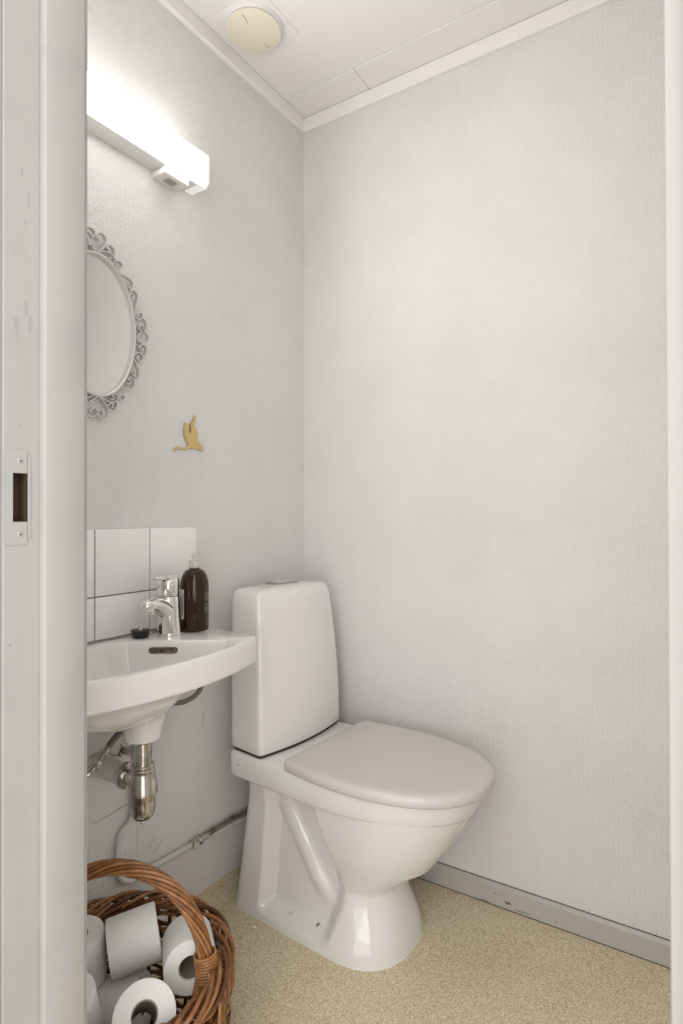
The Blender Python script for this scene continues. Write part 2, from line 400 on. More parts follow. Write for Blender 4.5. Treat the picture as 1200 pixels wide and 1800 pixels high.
def slab(name, levels, m, par, ang=60):
    return MB().loft([[TL(x, y, z) for x, y in shrink(o, d)] for o, d, z in levels]).build(name, m, par, ang)
def rim_o(tip): return egg(.062, .173, .181, .37, tip)
rim_ob = slab('rim', [(rim_o(.676), .03, .362), (rim_o(.680), .010, .3655), (rim_o(.682), .003, .3695), (rim_o(.685), 0, .376), (rim_o(.694), 0, .400), (rim_o(.70), 0, .420), (rim_o(.70), .002, .427), (rim_o(.70), .006, .4315), (rim_o(.70), .012, .433)], 'porc', toilet)
lo = egg(.262, .181, .195, .43, .722, 2.25, .022)
slab('lid', [(lo, .010, .4285), (lo, .003, .4295), (lo, .0005, .433), (lo, 0, .440), (lo, .0005, .447), (lo, .003, .4515), (lo, .008, .4545), (lo, .020, .4560), (lo, .06, .4570)], 'lid', toilet)
for y in (-.075, .075): MB().lathe([(.011, 0), (.011, .006), (.009, .010)], TL(.252, y, .432), n=20).build('hinge_cap', 'porc', toilet)
def surf(ob, px, py):
    tr = BVHTree.FromObject(ob, bpy.context.evaluated_depsgraph_get()); o = ROOTLOC['toilet']
    h = tr.ray_cast(CAMP-o, ray(px, py).normalized()); return (h[0]+o, h[1]) if h[0] else (None, None)
for px, py, m, r in ((512, 1606, 'label', .0062), (559, 1626, 'steel', .0052)):
    p, n = surf(ped, px, py)
    if p is not None: MB().lathe([(r, -.004), (r, .0008), (r*.7, .0022)], p, n, 20).build('fixing_cap', m, toilet)
p, n = surf(rim_ob, 419, 1345)
if p is not None:
    st_ = MB().lathe([(.0072, -.003), (.0072, .0003), (.0070, .0005)], p, n, 28).build('round_sticker', 'paper', toilet)
    e1 = Vector((0, 0, 1)); e2 = n.cross(e1).normalized()
    for k in (-1, 0, 1):
        c_ = p+n*.0006+e2*.0032*k+e1*.0012*(k % 2)
        MB().tube([c_-e1*.0034-e2*.0012, c_+e1*.0034+e2*.0012], .0006, 5).build('print_mark', 'print_d', st_)
# cistern
def tank_o(z):
    t = (z-.440)/.423
    hb = .162-.008*t; hf = .174-.020*t*t-.004*t; xf = .186-.028*t*t; bul = .022-.006*t; xb = .060-.010*t
    pts = [(xb, hb), (xb, -hb), (xf, -hf)]
    for k in range(1, 12): s = k/12; pts.append((xf+bul*math.sin(math.pi*s)**.9, -hf+2*hf*s))
    pts.append((xf, hf))
    return fillet(pts, [.03, .03, .024]+[0]*11+[.024], 8)
tl = [(.4395, .010), (.4405, .003), (.4435, 0)]+[(.445+.36*k/14, 0) for k in range(1, 15)]+[(.822, .0005), (.834, .002), (.843, .005), (.8495, .010), (.8535, .016), (.857, .027), (.8595, .042), (.861, .062)]
tank = MB().loft([[TL(x, y, z) for x, y in shrink(tank_o(min(z, .843)), d)] for z, d in tl]).build('cistern', 'porc', toilet, 60)
MB().loft([[TL(x, y, z) for x, y in inset(tank_o(.445), .006)] for z in (.430, .441)]).build('gasket', 'dark', toilet)
# flush plate with two buttons
bx, by = .108, .0
pl = MB().loft([[TL(x, y, z) for x, y in inset(fillet([(bx-.026, by-.042), (bx+.026, by-.042), (bx+.026, by+.042), (bx-.026, by+.042)], .005), d)] for z, d in ((.854, 0), (.8630, 0), (.8645, .0014))]).build('flush_plate', 'steel', toilet)
for y0, y1 in ((-.038, -.006), (-.004, .038)):
    MB().loft([[TL(x, y, z) for x, y in inset(fillet([(bx-.019, y0), (bx+.019, y0), (bx+.019, y1), (bx-.019, y1)], .003), d)] for z, d in ((.864, 0), (.8660, 0), (.8668, .001))]).build('flush_button', 'chrome', pl)

# ------------------------------------------------------------------ wash basin
SC = Vector((.157, -.775, 0)); SZ = .778
basin = thing('wash_basin', 'small white wall-hung wash basin with bowed front apron', 'wash basin', (.02, -.775, .72))
outer = [(.004, -.535), (.15, -.536), (.262, -.545)]
for k in range(0, 21): s = k/20; y = -.562-.426*s; outer.append((.272+.040*math.sin(math.pi*s)**.85, y))
outer = [(.004, -1.015), (.004, -.535), (.15, -.536), (.268, -.548)]+[(.270+.041*math.sin(math.pi*k/20)**.9, -.556-.438*k/20) for k in range(1, 20)]+[(.268, -1.002), (.15, -1.014)]
outer = fillet(outer, [.004, .004, 0, .012]+[0]*19+[.012, 0], 5)
inner = [(.052, -.790), (.060, -.745), (.115, -.700), (.242, -.616), (.272, -.640)]+[(.2905+.0095*math.sin(math.pi*k/20), -.660-.25*k/20) for k in range(0, 21)]+[(.272, -.955), (.235, -.982), (.130, -.980), (.085, -.930), (.060, -.850)]
inner = fillet(inner, [.05, .03, 0, .012, .02]+[0]*21+[.02, .03, .04, .05, .05], 6)
def polar(poly, q):
    d = Vector((math.cos(q), math.sin(q))); best = 0
    for i in range(len(poly)):
        a = Vector(poly[i])-SC.xy; b = Vector(poly[(i+1) % len(poly)])-SC.xy; e = b-a; den = d.x*e.y-d.y*e.x
        if abs(den) < 1e-12: continue
        t = (a.x*e.y-a.y*e.x)/den; s = (a.x*d.y-a.y*d.x)/den
        if t > 0 and -1e-9 <= s <= 1+1e-9: best = max(best, t)
    return best
angs = sorted(set([2*math.pi*k/220 for k in range(220)]+[math.atan2(p[1]-SC.y, p[0]-SC.x) % (2*math.pi) for p in outer+inner]))
angs = [a for i, a in enumerate(angs) if i == 0 or a-angs[i-1] > 2e-4]
RO = [polar(outer, a) for a in angs]; RI = [polar(inner, a) for a in angs]
def ringp(rad, z): return [Vector((SC.x+math.cos(a)*r, SC.y+math.sin(a)*r, z)) for a, r in zip(angs, rad)]
def clampx(ring):
    for p in ring: p.x = max(p.x, .003)
    return ring
R = []
R.append(ringp([.030]*len(angs), .594)); R.append(ringp([.036]*len(angs), .597)); R.append(ringp([.0375]*len(angs), .606)); R.append(ringp([.042]*len(angs), .628))
under = [(.27, .642), (.42, .655), (.58, .668), (.74, .684), (.88, .703)]
for s_, z in under:
    rg_ = []
    for a, r in zip(angs, RO):
        k = max(0, -math.sin(a)); k = k*k
        k2 = max(0, math.sin(a)+math.cos(a))**2/2; r2 = max(.046, min(r*.94, min(r, .17+.09*k-.078*k2)*s_)); rg_.append(Vector((max(.003, SC.x+math.cos(a)*r2), SC.y+math.sin(a)*r2, z-.012*k*(s_ > .4)*(1-(s_-.6)**2*4))))
    R.append(rg_)
R.append(ringp([r*.955 for r in RO], .7185)); R.append(ringp([r-.004 for r in RO], .7195)); R.append(ringp([r-.001 for r in RO], .7215)); R.append(ringp([r-.0005 for r in RO], .726))
for z in (.74, .76): R.append(ringp(RO, z))
R.append(ringp([r-.0005 for r in RO], .7725)); R.append(ringp([r-.002 for r in RO], .7762)); R.append(ringp([r-.005 for r in RO], SZ))
R.append(ringp([max(ri+.007, min(ro-.007, ri+.007)) for ro, ri in zip(RO, RI)], SZ-.0005)); R.append(ringp([r+.002 for r in RI], SZ-.0015)); R.append(ringp([r-.0015 for r in RI], SZ-.005)); R.append(ringp([r*.97-.002 for r in RI], SZ-.014))
for s, z in ((.92, .748), (.84, .728), (.72, .706), (.56, .687), (.38, .674), (.2, .667)): R.append(ringp([max(.024, r*s) for r in RI], z))
R.append(ringp([.022]*len(angs), .662))
basin_o = MB().loft(R).build('basin', 'porc', basin, 50)
bv = BVHTree.FromObject(basin_o, bpy.context.evaluated_depsgraph_get())
def hit(px, py):
    d = ray(px, py).normalized(); h = bv.ray_cast(CAMP-ROOTLOC['wash_basin'], d); return (h[0]+ROOTLOC['wash_basin'], h[1]) if h[0] else (None, None)
# overflow slot on the bowl wall
hp, hn = hit(287, 1143)
if hp is not None:
    tx = Vector((0, 0, 1)).cross(hn).normalized(); ty = hn.cross(tx).normalized()
    def pill(w, h, n=10):
        o = []
        for sx in (1, -1):
            for k in range(n+1): q = -math.pi/2+math.pi*k/n; o.append((sx*(w-h+h*math.cos(q)), sx*h*math.sin(q)))
        return o
    MB().loft([[hp+tx*a+ty*b+hn*e for a, b in pill(.0315, .0066)] for e in (-.012, .0022)]).build('overflow_slot', 'bronze', basin)
MB().lathe([(.021, 0), (.021, .003), (.017, .004), (.012, .002)], (SC.x, SC.y, .662), n=28).build('drain_ring', 'chrome', basin)

# ------------------------------------------------------------------ tiled splashback
TYR, TZT, TP = -.4856, 1.0215, .148
spl = thing('tile_splashback', 'two rows of white glazed tiles with dark grout above the basin', 'tiles', (0, -.775, .74))
box('grout_bed', (.0005, .0066, TYR-4*TP+.002, TYR-.002, TZT-2*TP+.06, TZT-.002), 'grout', spl)
for r_ in range(2):
    for c_ in range(4):
        y1 = TYR-c_*TP; z1 = TZT-r_*TP
        if r_ == 1 and c_ == 0: y1 = TYR
        box('tile', (.001, .0085, y1-TP+.0013, y1-.0013*(c_ > 0), (z1-TP+.0013) if r_ == 0 else SZ+.001, z1-.0013*r_), 'tile', spl, .0011, 2)

# ------------------------------------------------------------------ basin mixer
FC = Vector((.083, -.640, SZ)); fd = Vector((math.sin(math.radians(17)), -math.cos(math.radians(17)), 0)); fs = Vector((-fd.y, fd.x, 0))
faucet = thing('mixer_tap', 'chrome single-lever mixer tap on the basin corner', 'tap', FC)
def tilt(p): return FC+fd*(p[0]+.055*max(0, p[2]))+fs*p[1]+Vector((0, 0, p[2]))
def tring(r, z, sx=1, ox=0, n=36, sl=0): return [tilt((ox+r*sx*math.cos(2*math.pi*k/n), r*math.sin(2*math.pi*k/n), z+sl*math.cos(2*math.pi*k/n))) for k in range(n)]
MB().loft([tring(.0285, 0), tring(.0288, .002), tring(.0282, .008), tring(.0262, .04), tring(.0255, .07), tring(.0255, .0875), tring(.0242, .0892)]).build('tap_body', 'chrome', faucet, 50)
MB().loft([tring(.0236, .088), tring(.0236, .0915)]).build('tap_seam', 'dark', faucet)
MB().loft([tring(.0246, .0905), tring(.0254, .0918), tring(.0254, .114), tring(.0250, .1245, sl=-.004), tring(.0225, .1295, sl=-.006), tring(.015, .132, sl=-.005)]).build('tap_lever_hub', 'chrome', faucet, 50)
lv = []
for s, w, h, z in ((-.006, .002, .0015, .129), (-.001, .008, .0035, .1295), (.012, .0105, .004, .1305), (.026, .0120, .0045, .132), (.040, .0130, .0045, .1335), (.050, .010, .0036, .1345), (.055, .003, .0015, .135)):
    lv.append([FC+fd*(s+.006)+fs*(w*math.cos(2*math.pi*k/20))+Vector((0, 0, z+h*math.sin(2*math.pi*k/20))) for k in range(20)])
MB().loft(lv).build('tap_lever', 'chrome', faucet, 60)
spt = []
for s, w, h, z in ((.000, .022, .026, .052), (.018, .0215, .024, .058), (.032, .0205, .0195, .067), (.050, .0195, .0155, .0755), (.068, .0195, .0138, .079), (.083, .0188, .0128, .0795), (.094, .0155, .0108, .079), (.101, .0098, .007, .078), (.104, .003, .002, .0775)):
    spt.append([FC+fd*s+fs*(w*math.cos(2*math.pi*k/24))+Vector((0, 0, z+h*math.sin(2*math.pi*k/24))) for k in range(24)])
MB().loft(spt).build('tap_spout', 'chrome', faucet, 60)
MB().lathe([(.0118, 0), (.0128, .002), (.0128, .012)], FC+fd*.082+Vector((0, 0, .059)), n=24).build('aerator', 'chrome', faucet)
p0 = tilt((.0175, .0138, .104)); nrm = (fd*.78+fs*.62).normalized()
MB().lathe([(.0035, -.001), (.0035, .0022), (.0028, .0028)], FC+nrm*.0254+fd*.055*.104+Vector((0, 0, .104)), nrm, 16).build('colour_mark', 'steel', faucet)

# plug lying on the basin edge with its bead chain
PC = Vector((.056, -.700, SZ))
plug = thing('basin_plug', 'black rubber basin plug on a bead chain lying on the basin edge', 'plug', PC)
MB().lathe([(.0165, 0), (.0178, .002), (.0198, .014), (.0205, .0155), (.0200, .0175), (.015, .0180)], PC, n=32).build('stopper', 'black', plug)
MB().tube([PC+Vector((math.cos(q)*.0065, math.sin(q)*.0065, .0205+.002*math.sin(q*2))) for q in (2*math.pi*k/20 for k in range(20))], .0011, 6, True).build('plug_ring', 'chrome', plug)
cp = spline([PC+Vector(q) for q in ((.006, .004, .019), (.012, .014, .015), (.014, .022, .003), (.018, .028, .0022), (.010, .036, .0022), (.015, .040, .012), (.018, .042, .006))], 8)
ch = MB(); L = 0
for a, b in zip(cp, cp[1:]):
    L += (b-a).length
    if L > .0021:
        L = 0; ch.lathe([(.0004, -.001), (.0009, -.0006), (.0011, 0), (.0009, .0006), (.0004, .001)], a, (0, 0, 1), 8)
ch.tube(cp, .0004, 5); ch.build('bead_chain', 'chrome', plug)

# soap bottle
BC = Vector((.096, -.575, SZ+.0003))
bot = thing('soap_bottle', 'amber soap bottle with clear pump top behind the tap', 'bottle', BC)
prof = [(.028, 0), (.0318, .0012), (.0335, .004), (.0335, .104)]+[(.0118+.0217*math.cos(q), .104+.042*math.sin(q)) for q in (math.pi/2*k/10 for k in range(1, 10))]+[(.0118, .147), (.0112, .150)]
MB().lathe(prof, BC, n=48).build('bottle_body', 'amber', bot)
MB().lathe([(.0118, .1475), (.0128, .148), (.0128, .158), (.0132, .1585), (.0132, .163), (.012, .1655), (.006, .166)], BC, n=32).build('pump_collar', 'clear', bot)
pm = MB(); pm.lathe([(.0048, .164), (.0045, .174), (.0075, .1755), (.0078, .181), (.006, .1835)], BC, n=24); pm.build('pump_head', 'clear', bot)
nz = rt*.2-fw*.3
def patch(a0, a1, z0, z1, r, n=10): return [[BC+Vector((math.cos(a)*r, math.sin(a)*r, z)) for a in (a0+(a1-a0)*k/n for k in range(n+1))] for z in (z0, z1)]
camang = math.atan2(CAMP.y-BC.y, CAMP.x-BC.x)
lab = MB().loft(patch(camang-2.1, camang-.78, .030, .100, .0339), False, False, False).build('paper_label', 'label', bot)
for k in range(12):
    a = camang-.86-.05*k
    if k in (4,): continue
    MB().loft(patch(a-.012, a+.012, .036+.003*(k % 3), .094-.006*(k % 4), .0341, 2), False, False, False).build('print_line', 'print_d', lab)
for k in range(5):
    a = camang+.80+.11*k
    for z0, z1 in ((.044, .060-.004*(k % 2)), (.062, .066), (.070+.003*(k % 2), .092)):
        MB().loft(patch(a-.014, a+.014, z0, z1, .0338, 2), False, False, False).build('print_line', 'print_w', bot)

# ------------------------------------------------------------------ waste trap, valve, hoses and pipes
TC = Vector((SC.x, SC.y, .43))
trap = thing('bottle_trap', 'tarnished chrome bottle trap under the basin', 'waste trap', TC)
MB().lathe([(.018, .142), (.0185, .145), (.0185, .158), (.024, .160), (.026, .163), (.030, .1655)], TC, n=36).build('waste_flange', 'oldchrome', trap)
MB().lathe([(.0182, .098), (.0182, .150)], TC, n=36).build('tail_pipe', 'oldchrome', trap)
MB().lathe([(.019, .098), (.0232, .1), (.024, .104), (.022, .1065), (.0235, .109), (.0235, .113), (.021, .1155)], TC, n=36).build('slip_nut', 'oldchrome', trap)
MB().lathe([(.026, .052), (.0298, .053), (.0302, .058), (.0245, .098), (.022, .100)], TC, n=36).build('trap_body', 'oldchrome', trap)
MB().lathe([(.004, .0002), (.012, .0015), (.018, .005), (.0228, .012), (.0248, .022), (.0250, .054)], TC, n=36).build('trap_cup', 'oldchrome', trap)
MB().lathe([(.004, 0), (.004, .0025), (.0025, .003)], TC+Vector((.012, -.010, .002)), (.5, -.4, -1), 12).build('drain_screw', 'oldchrome', trap)
MB().lathe([(.0155, 0), (.0155, .045)], TC+Vector((-.062, 0, .078)), (1, 0, 0), 28).build('outlet_pipe', 'oldchrome', trap)
MB().lathe([(.022, 0), (.0265, .001), (.0275, .006), (.0255, .012), (.018, .014)], TC+Vector((-.058, 0, .078)), (1, 0, 0), 32).build('outlet_nut', 'oldchrome', trap)
MB().lathe([(.025, 0), (.0228, .03), (.0215, .100)], (-.001, TC.y, TC.z+.078), (1, 0, 0), 32).build('wall_sleeve', 'pipe', trap)
# stub pipe behind the trap
stub = thing('supply_stub', 'small chrome pipe stub behind the bottle trap', 'pipe', (.04, -.705, .52))
MB().lathe([(.0085, 0), (.0085, .05), (.0105, .051), (.0105, .062)], (.052, -.712, .508), n=20).build('stub_pipe', 'oldchrome', stub)
MB().tube([(-.001, -.700, .512), (.03, -.706, .516), (.052, -.712, .522)], .009, 14).build('stub_branch', 'oldchrome', stub)
MB().lathe([(.006, 0), (.011, .002), (.011, .012), (.008, .013)], (.042, -.712, .552), (-.4, -1, 0), 6).build('stub_nut', 'oldchrome', stub)
# shut-off valve with steel hose
vp = un(169, 1344, 'x', .066)
valve = thing('shut_off_valve', 'small chrome shut-off valve on the wall left of the trap', 'valve', (0, vp.y, vp.z))
MB().lathe([(.007, 0), (.007, .066)], (-.001, vp.y, vp.z), (1, 0, 0), 16).build('valve_stem', 'oldchrome', valve)
MB().lathe([(.008, -.010), (.0105, -.009), (.0105, .009), (.008, .010)], (.066, vp.y, vp.z), (.1, .6, .8), 6).build('valve_nut', 'oldchrome', valve)
q1 = un(152, 1365, 'x', .074); q2 = un(181, 1327, 'x', .060)
MB().tube(spline([Vector((.066, vp.y, vp.z)), (Vector((.066, vp.y, vp.z))+q1)*.5, q1], 4), [.0052, .0055, .006, .0062, .0064, .0066, .0066, .006, .004], 14).build('valve_lever', 'chrome', valve)
MB().tube([Vector((.066, vp.y, vp.z)), q2], .0042, 12).build('valve_spigot', 'oldchrome', valve)
MB().tube([q2, un(190, 1313, 'x', .058)], .0068, 14).build('hose_ferrule', 'oldchrome', valve)
hp_ = [un(189, 1315, 'x', .058), un(200, 1300, 'x', .056), un(212, 1287, 'x', .055), un(222, 1279, 'x', .054), Vector((.054, -.69, .612)), Vector((.058, -.665, .64)), Vector((.060, -.655, .665))]
tag(MB().tube(spline(hp_, 6), .0072, 12).build('supply_hose', 'hose'), 'grey braided hose rising from the shut-off valve', 'hose')
hq = [un(356, 1196, 'x', .05), un(354, 1206, 'x', .05), un(349, 1216, 'x', .05), un(340, 1225, 'x', .05), un(325, 1233, 'x', .05), un(308, 1236, 'x', .05), un(290, 1234, 'x', .052), un(270, 1226, 'x', .055)]
hq = [Vector((.066, -.60, .702)), Vector((.056, -.525, .688)), Vector((.051, -.503, .655))]+hq+[Vector((.062, -.69, .63))]
tag(MB().tube(spline(hq, 6), .0060, 12).build('supply_hose', 'hose'), 'dark hose looping below the right end of the basin', 'hose')
# painted water pipe along the wall
wp = thing('water_pipe', 'white painted water pipe running low along the basin wall', 'pipe', (.012, -.6, .218))
def W_(px, py, x=.010): return un(px, py, 'x', x)
MB().tube(spline([W_(234, 1380), W_(234, 1405), W_(233, 1430), W_(226, 1448), W_(213, 1464), W_(208, 1485), W_(207, 1515), W_(208, 1535), W_(214, 1546), W_(224, 1549), W_(236, 1545), W_(262, 1527), W_(300, 1506), W_(338, 1484)], 5), .0065, 12).build('pipe_run', 'pipe', wp)
a, b = W_(335, 1485), W_(358, 1471); ax = (b-a).normalized()
MB().lathe([(.009, 0), (.0125, .002), (.0135, .008), (.0135, .020), (.0115, .022)], a, ax, 6).build('coupling_nut', 'oldchrome', wp)
MB().lathe([(.0105, .021), (.0130, .022), (.0130, .032), (.0095, .034)], a, ax, 8).build('coupling_nut', 'oldchrome', wp)
MB().lathe([(.008, .033), (.008, .055), (.0085, .056)], a, ax, 16).build('coupling_sleeve', 'oldchrome', wp)
MB().tube([W_(360, 1468), W_(385, 1452), W_(410, 1437), W_(440, 1421, .014), W_(470, 1408, .018)], .0078, 12).build('toilet_supply', 'oldchrome', wp)
MB().tube([W_(372, 1468, .014), W_(395, 1456, .016), W_(420, 1443, .018), W_(450, 1430, .022)], .0028, 8).build('toilet_supply_tube', 'pipe', wp)

# ------------------------------------------------------------------ wall lamp
LZ0, LZ1, LX, LY1, LY0 = 1.886, 1.968, .062, -.505, -1.085
lamp = thing('wall_lamp', 'lit white fluorescent wall lamp above the mirror', 'lamp', (0, -.8, LZ0))
box('lamp_housing', (0, .050, LY0, LY1+.012, LZ0, LZ0+.010), 'whiteplastic', lamp, .001)
box('lamp_top_blocker', (0, .0475, LY0, LY1+.012, LZ1-.004, LZ1), 'whiteplastic', lamp, .001)  # opaque strip added out of view, holds lamp light off the wall above
box('lamp_back', (0, .012, LY0, LY1+.012, LZ0+.010, LZ1-.002), 'whiteplastic', lamp, .001)
prof = fillet([(.012, LZ0+.0105), (.050, LZ0+.0105), (.0505, LZ0), (LX-.006, LZ0), (LX, LZ0+.008), (LX, LZ1), (.048, LZ1), (.0475, LZ1-.0045), (.012, LZ1-.0045)], [0, 0, 0, .003, .003, .004, 0, 0, 0], 3)
MB().prism([(x, LY0+.004, z) for x, z in prof], (0, LY1-.018-LY0, 0)).build('diffuser', 'glow', lamp, 0)
endp = fillet([(.0, LZ0), (LX-.012, LZ0), (LX+.0008, LZ0+.011), (LX+.0008, LZ1+.001), (.0, LZ1+.001)], [0, .002, .002, .003, 0], 3)
MB().prism([(x, LY1-.014, z) for x, z in endp], (0, .026, 0)).build('end_cap', 'glow_end', lamp, 0)
MB().prism([(x, LY0-.02, z) for x, z in endp], (0, .024, 0)).build('end_cap', 'glow_end', lamp, 0)
sb = box('switch_box', (.0, .046, -.622, -.545, LZ0-.017, LZ0), 'whiteplastic', lamp, .003)
lp = box('rating_label', (.012, .036, -.603, -.566, LZ0-.0176, LZ0-.0168), 'label', sb)
for k in range(5): box('print_line', (.015+.004*k, .0166+.004*k, -.600+.002*(k % 2), -.570-.003*(k % 3), LZ0-.0179, LZ0-.0174), 'print_d', sb)

# ------------------------------------------------------------------ mirror with scrolled frame
MY, MZ, MA, MBv = -.779, 1.4690, .0985, .1545
mir = thing('oval_mirror', 'oval wall mirror in a silver scrollwork frame', 'mirror', (0, MY, MZ))
def el(a, b, x, n=96): return [Vector((x, MY+a*math.cos(2*math.pi*k/n), MZ+b*math.sin(2*math.pi*k/n))) for k in range(n)]
MB().loft([el(MA-.003, MBv-.003, .002), el(MA-.003, MBv-.003, .0060)]).build('mirror_glass', 'mirror', mir)
rg = [el(MA-.0045, MBv-.0045, .0055), el(MA-.0040, MBv-.0040, .0105), el(MA-.0030, MBv-.0030, .0100), el(MA-.0022, MBv-.0022, .0125), el(MA, MBv, .0150), el(MA+.0024, MBv+.0024, .0140), el(MA+.003, MBv+.003, .011), el(MA+.003, MBv+.003, .002), el(MA-.0045, MBv-.0045, .002)]
MB().loft(rg+[rg[0]], False, False).build('oval_rim', 'silver', mir, 50)
c5 = lambda l: [(140+x/8.571, 380+y/8.571) for x, y in l]
c6 = lambda l: [(140+x/8.571, 540+y/8.571) for x, y in l]
hearts = [c5([(245, 540), (200, 480), (140, 390), (95, 300), (80, 220), (100, 172), (150, 160), (200, 185), (236, 240), (230, 290), (205, 310), (180, 280), (150, 240), (118, 232)]),
          c5([(245, 540), (300, 510), (370, 470), (400, 410), (405, 340), (370, 270), (310, 245), (265, 265), (262, 310), (290, 345), (325, 345), (345, 325)]),
          c6([(290, 1325), (350, 1400), (420, 1490), (440, 1570), (420, 1650), (370, 1690), (310, 1670), (275, 1610), (290, 1555), (320, 1550), (350, 1585), (365, 1620)]),
          c6([(290, 1325), (200, 1390), (110, 1460), (95, 1530), (120, 1610), (180, 1645), (240, 1630), (270, 1580), (245, 1530), (200, 1525), (150, 1580)])]
sides = [c5([(270, 540), (350, 530), (430, 540), (490, 580), (525, 640), (520, 690), (500, 705), (475, 680), (455, 640), (480, 620)]),
         c5([(465, 505), (440, 505), (412, 470), (415, 445), (450, 432), (490, 450), (530, 520), (535, 600), (525, 665)]),
         c5([(540, 680), (580, 668), (630, 700), (650, 740), (620, 780), (575, 785), (545, 755), (560, 733), (585, 740)]),
         c5([(590, 830), (640, 880), (710, 910), (770, 950), (810, 1010), (803, 1070), (770, 1090), (730, 1062), (715, 1028), (740, 1012), (765, 1030)]),
         c5([(820, 1180), (805, 1225), (785, 1232), (765, 1200), (765, 1140), (800, 1115), (850, 1140), (880, 1200), (870, 1270), (835, 1390)]),
         c6([(830, 80), (850, 140), (890, 180), (935, 168), (955, 115), (935, 75), (900, 82), (875, 110), (890, 135)]),
         c6([(955, 165), (1000, 220), (1015, 290), (990, 350), (945, 365), (905, 335), (900, 290), (935, 270), (962, 290), (965, 325)]),
         c6([(965, 610), (955, 630), (925, 640), (900, 608), (920, 570), (965, 558), (1010, 600), (1012, 670), (975, 760)]),
         c6([(840, 710), (880, 685), (930, 700), (960, 760), (930, 815), (890, 795), (868, 745), (895, 725)]),
         c6([(830, 780), (870, 880), (900, 960), (892, 1040), (865, 1070), (830, 1040), (800, 1000), (790, 965), (820, 960), (840, 1000)]),
         c6([(700, 1130), (750, 1145), (780, 1110), (735, 1090), (770, 1055), (820, 1090), (830, 1150), (800, 1215), (740, 1228), (640, 1228)]),
         c6([(585, 1350), (620, 1395), (670, 1390), (685, 1345), (650, 1320), (590, 1325)]),
         c6([(470, 1375), (500, 1385), (530, 1360), (495, 1330), (530, 1303), (575, 1340), (570, 1400), (520, 1430), (450, 1430), (300, 1330)]),
         c6([(572, 1410), (560, 1500), (510, 1560), (450, 1540), (430, 1480), (470, 1450), (505, 1470), (485, 1520)])]
circ = [c6([(960+80*math.cos(q), 455+85*math.sin(q)) for q in (2*math.pi*k/12 for k in range(12))])]
def ribbon(yz, closed=False):
    P = spline([Vector((y, z, 0)) for y, z in yz], 6, closed); vs = []; n = len(P); t = .0011
    rr = []
    for i in range(n):
        a = P[(i-1) % n] if (closed or i) else P[i]; b = P[(i+1) % n] if (closed or i < n-1) else P[i]
        d = (b-a).normalized(); nn = Vector((-d.y, d.x, 0))*t; p = P[i]
        rr.append([(x, (p+s*nn).x, (p+s*nn).y) for x, s in ((.0045, 1), (.0145, 1), (.0145, -1), (.0045, -1))])
    if closed: rr.append(rr[0])
    MB().loft(rr, not closed, not closed).build('scroll', 'silver', mir, 50)
def yz(l): return [(p.y, p.z) for p in (un(x, y, 'x', .0145) for x, y in l)]
for l in hearts: ribbon(yz(l))
for l in sides:
    w = yz(l); ribbon(w); ribbon([(2*MY-y, z) for y, z in w])
for l in circ:
    w = yz(l); ribbon(w, True); ribbon([(2*MY-y, z) for y, z in w][::-1], True)

# ------------------------------------------------------------------ brass bird
bird = [(240, 918), (285, 875), (330, 845), (370, 850), (385, 870), (430, 874), (470, 870), (490, 840), (513, 805), (490, 770), (455, 710), (432, 640), (435, 560), (448, 480), (455, 425), (478, 448), (500, 440), (522, 460), (520, 540), (513, 590), (530, 618), (548, 600), (546, 540), (548, 450), (590, 370), (630, 295), (640, 330), (630, 420), (615, 500), (655, 545), (665, 600), (685, 635), (670, 690), (678, 720), (655, 738), (700, 770), (745, 830), (755, 860), (795, 868), (770, 880), (738, 876), (755, 906), (790, 915), (765, 935), (735, 935), (690, 905), (620, 885), (560, 880), (510, 880), (485, 905), (460, 912), (400, 902), (365, 890), (330, 895), (290, 915), (250, 925)]
bp = [un(280+x/10, 700+y/10, 'x', .005) for x, y in bird]
tag(MB().prism([(.0012, p.y, p.z) for p in bp], (.0045, 0, 0)).build('bird_ornament', 'brass', None, 35, .0009, 2), 'flat brass flying crane ornament on the wall below the mirror', 'ornament')

# ------------------------------------------------------------------ ceiling vent
VC = Vector((.121, -.377, CZ)); VD = VC+Vector((-.006, -.006, -.003))
vent = thing('ceiling_vent', 'round cream air vent on a square white plate in the ceiling', 'vent', VC)
vo = fillet([(.0405, -.458), (.2015, -.458), (.2015, -.2975), (.0405, -.2975)], .005, 4)
MB().loft([[(x, y, z) for x, y in inset(vo, d)] for z, d in ((CZ, 0), (CZ-.0022, 0), (CZ-.0032, .001))]).build('vent_plate', 'ceil', vent)
MB().lathe([(.0745, 0), (.0735, -.008), (.072, -.010)], VD, n=64).build('vent_collar', 'ceil', vent)
vd = MB().lathe([(.062, -.010), (.0728, -.0125), (.0735, -.015), (.0725, -.0175), (.062, -.0205), (.035, -.0235), (.01, -.0245)], VD, n=64).build('vent_disc', 'cream', vent)
for (p1, p2) in (((426, 26), (435, 40)), ((465, 76), (473, 84))):
    a, b = un(*p1, 'z', CZ-.0262), un(*p2, 'z', CZ-.0262); a.z = b.z = CZ-.0258
    MB().tube([a, (a+b)*.5, b], .0008, 6).build('scratch', 'grime', vd)

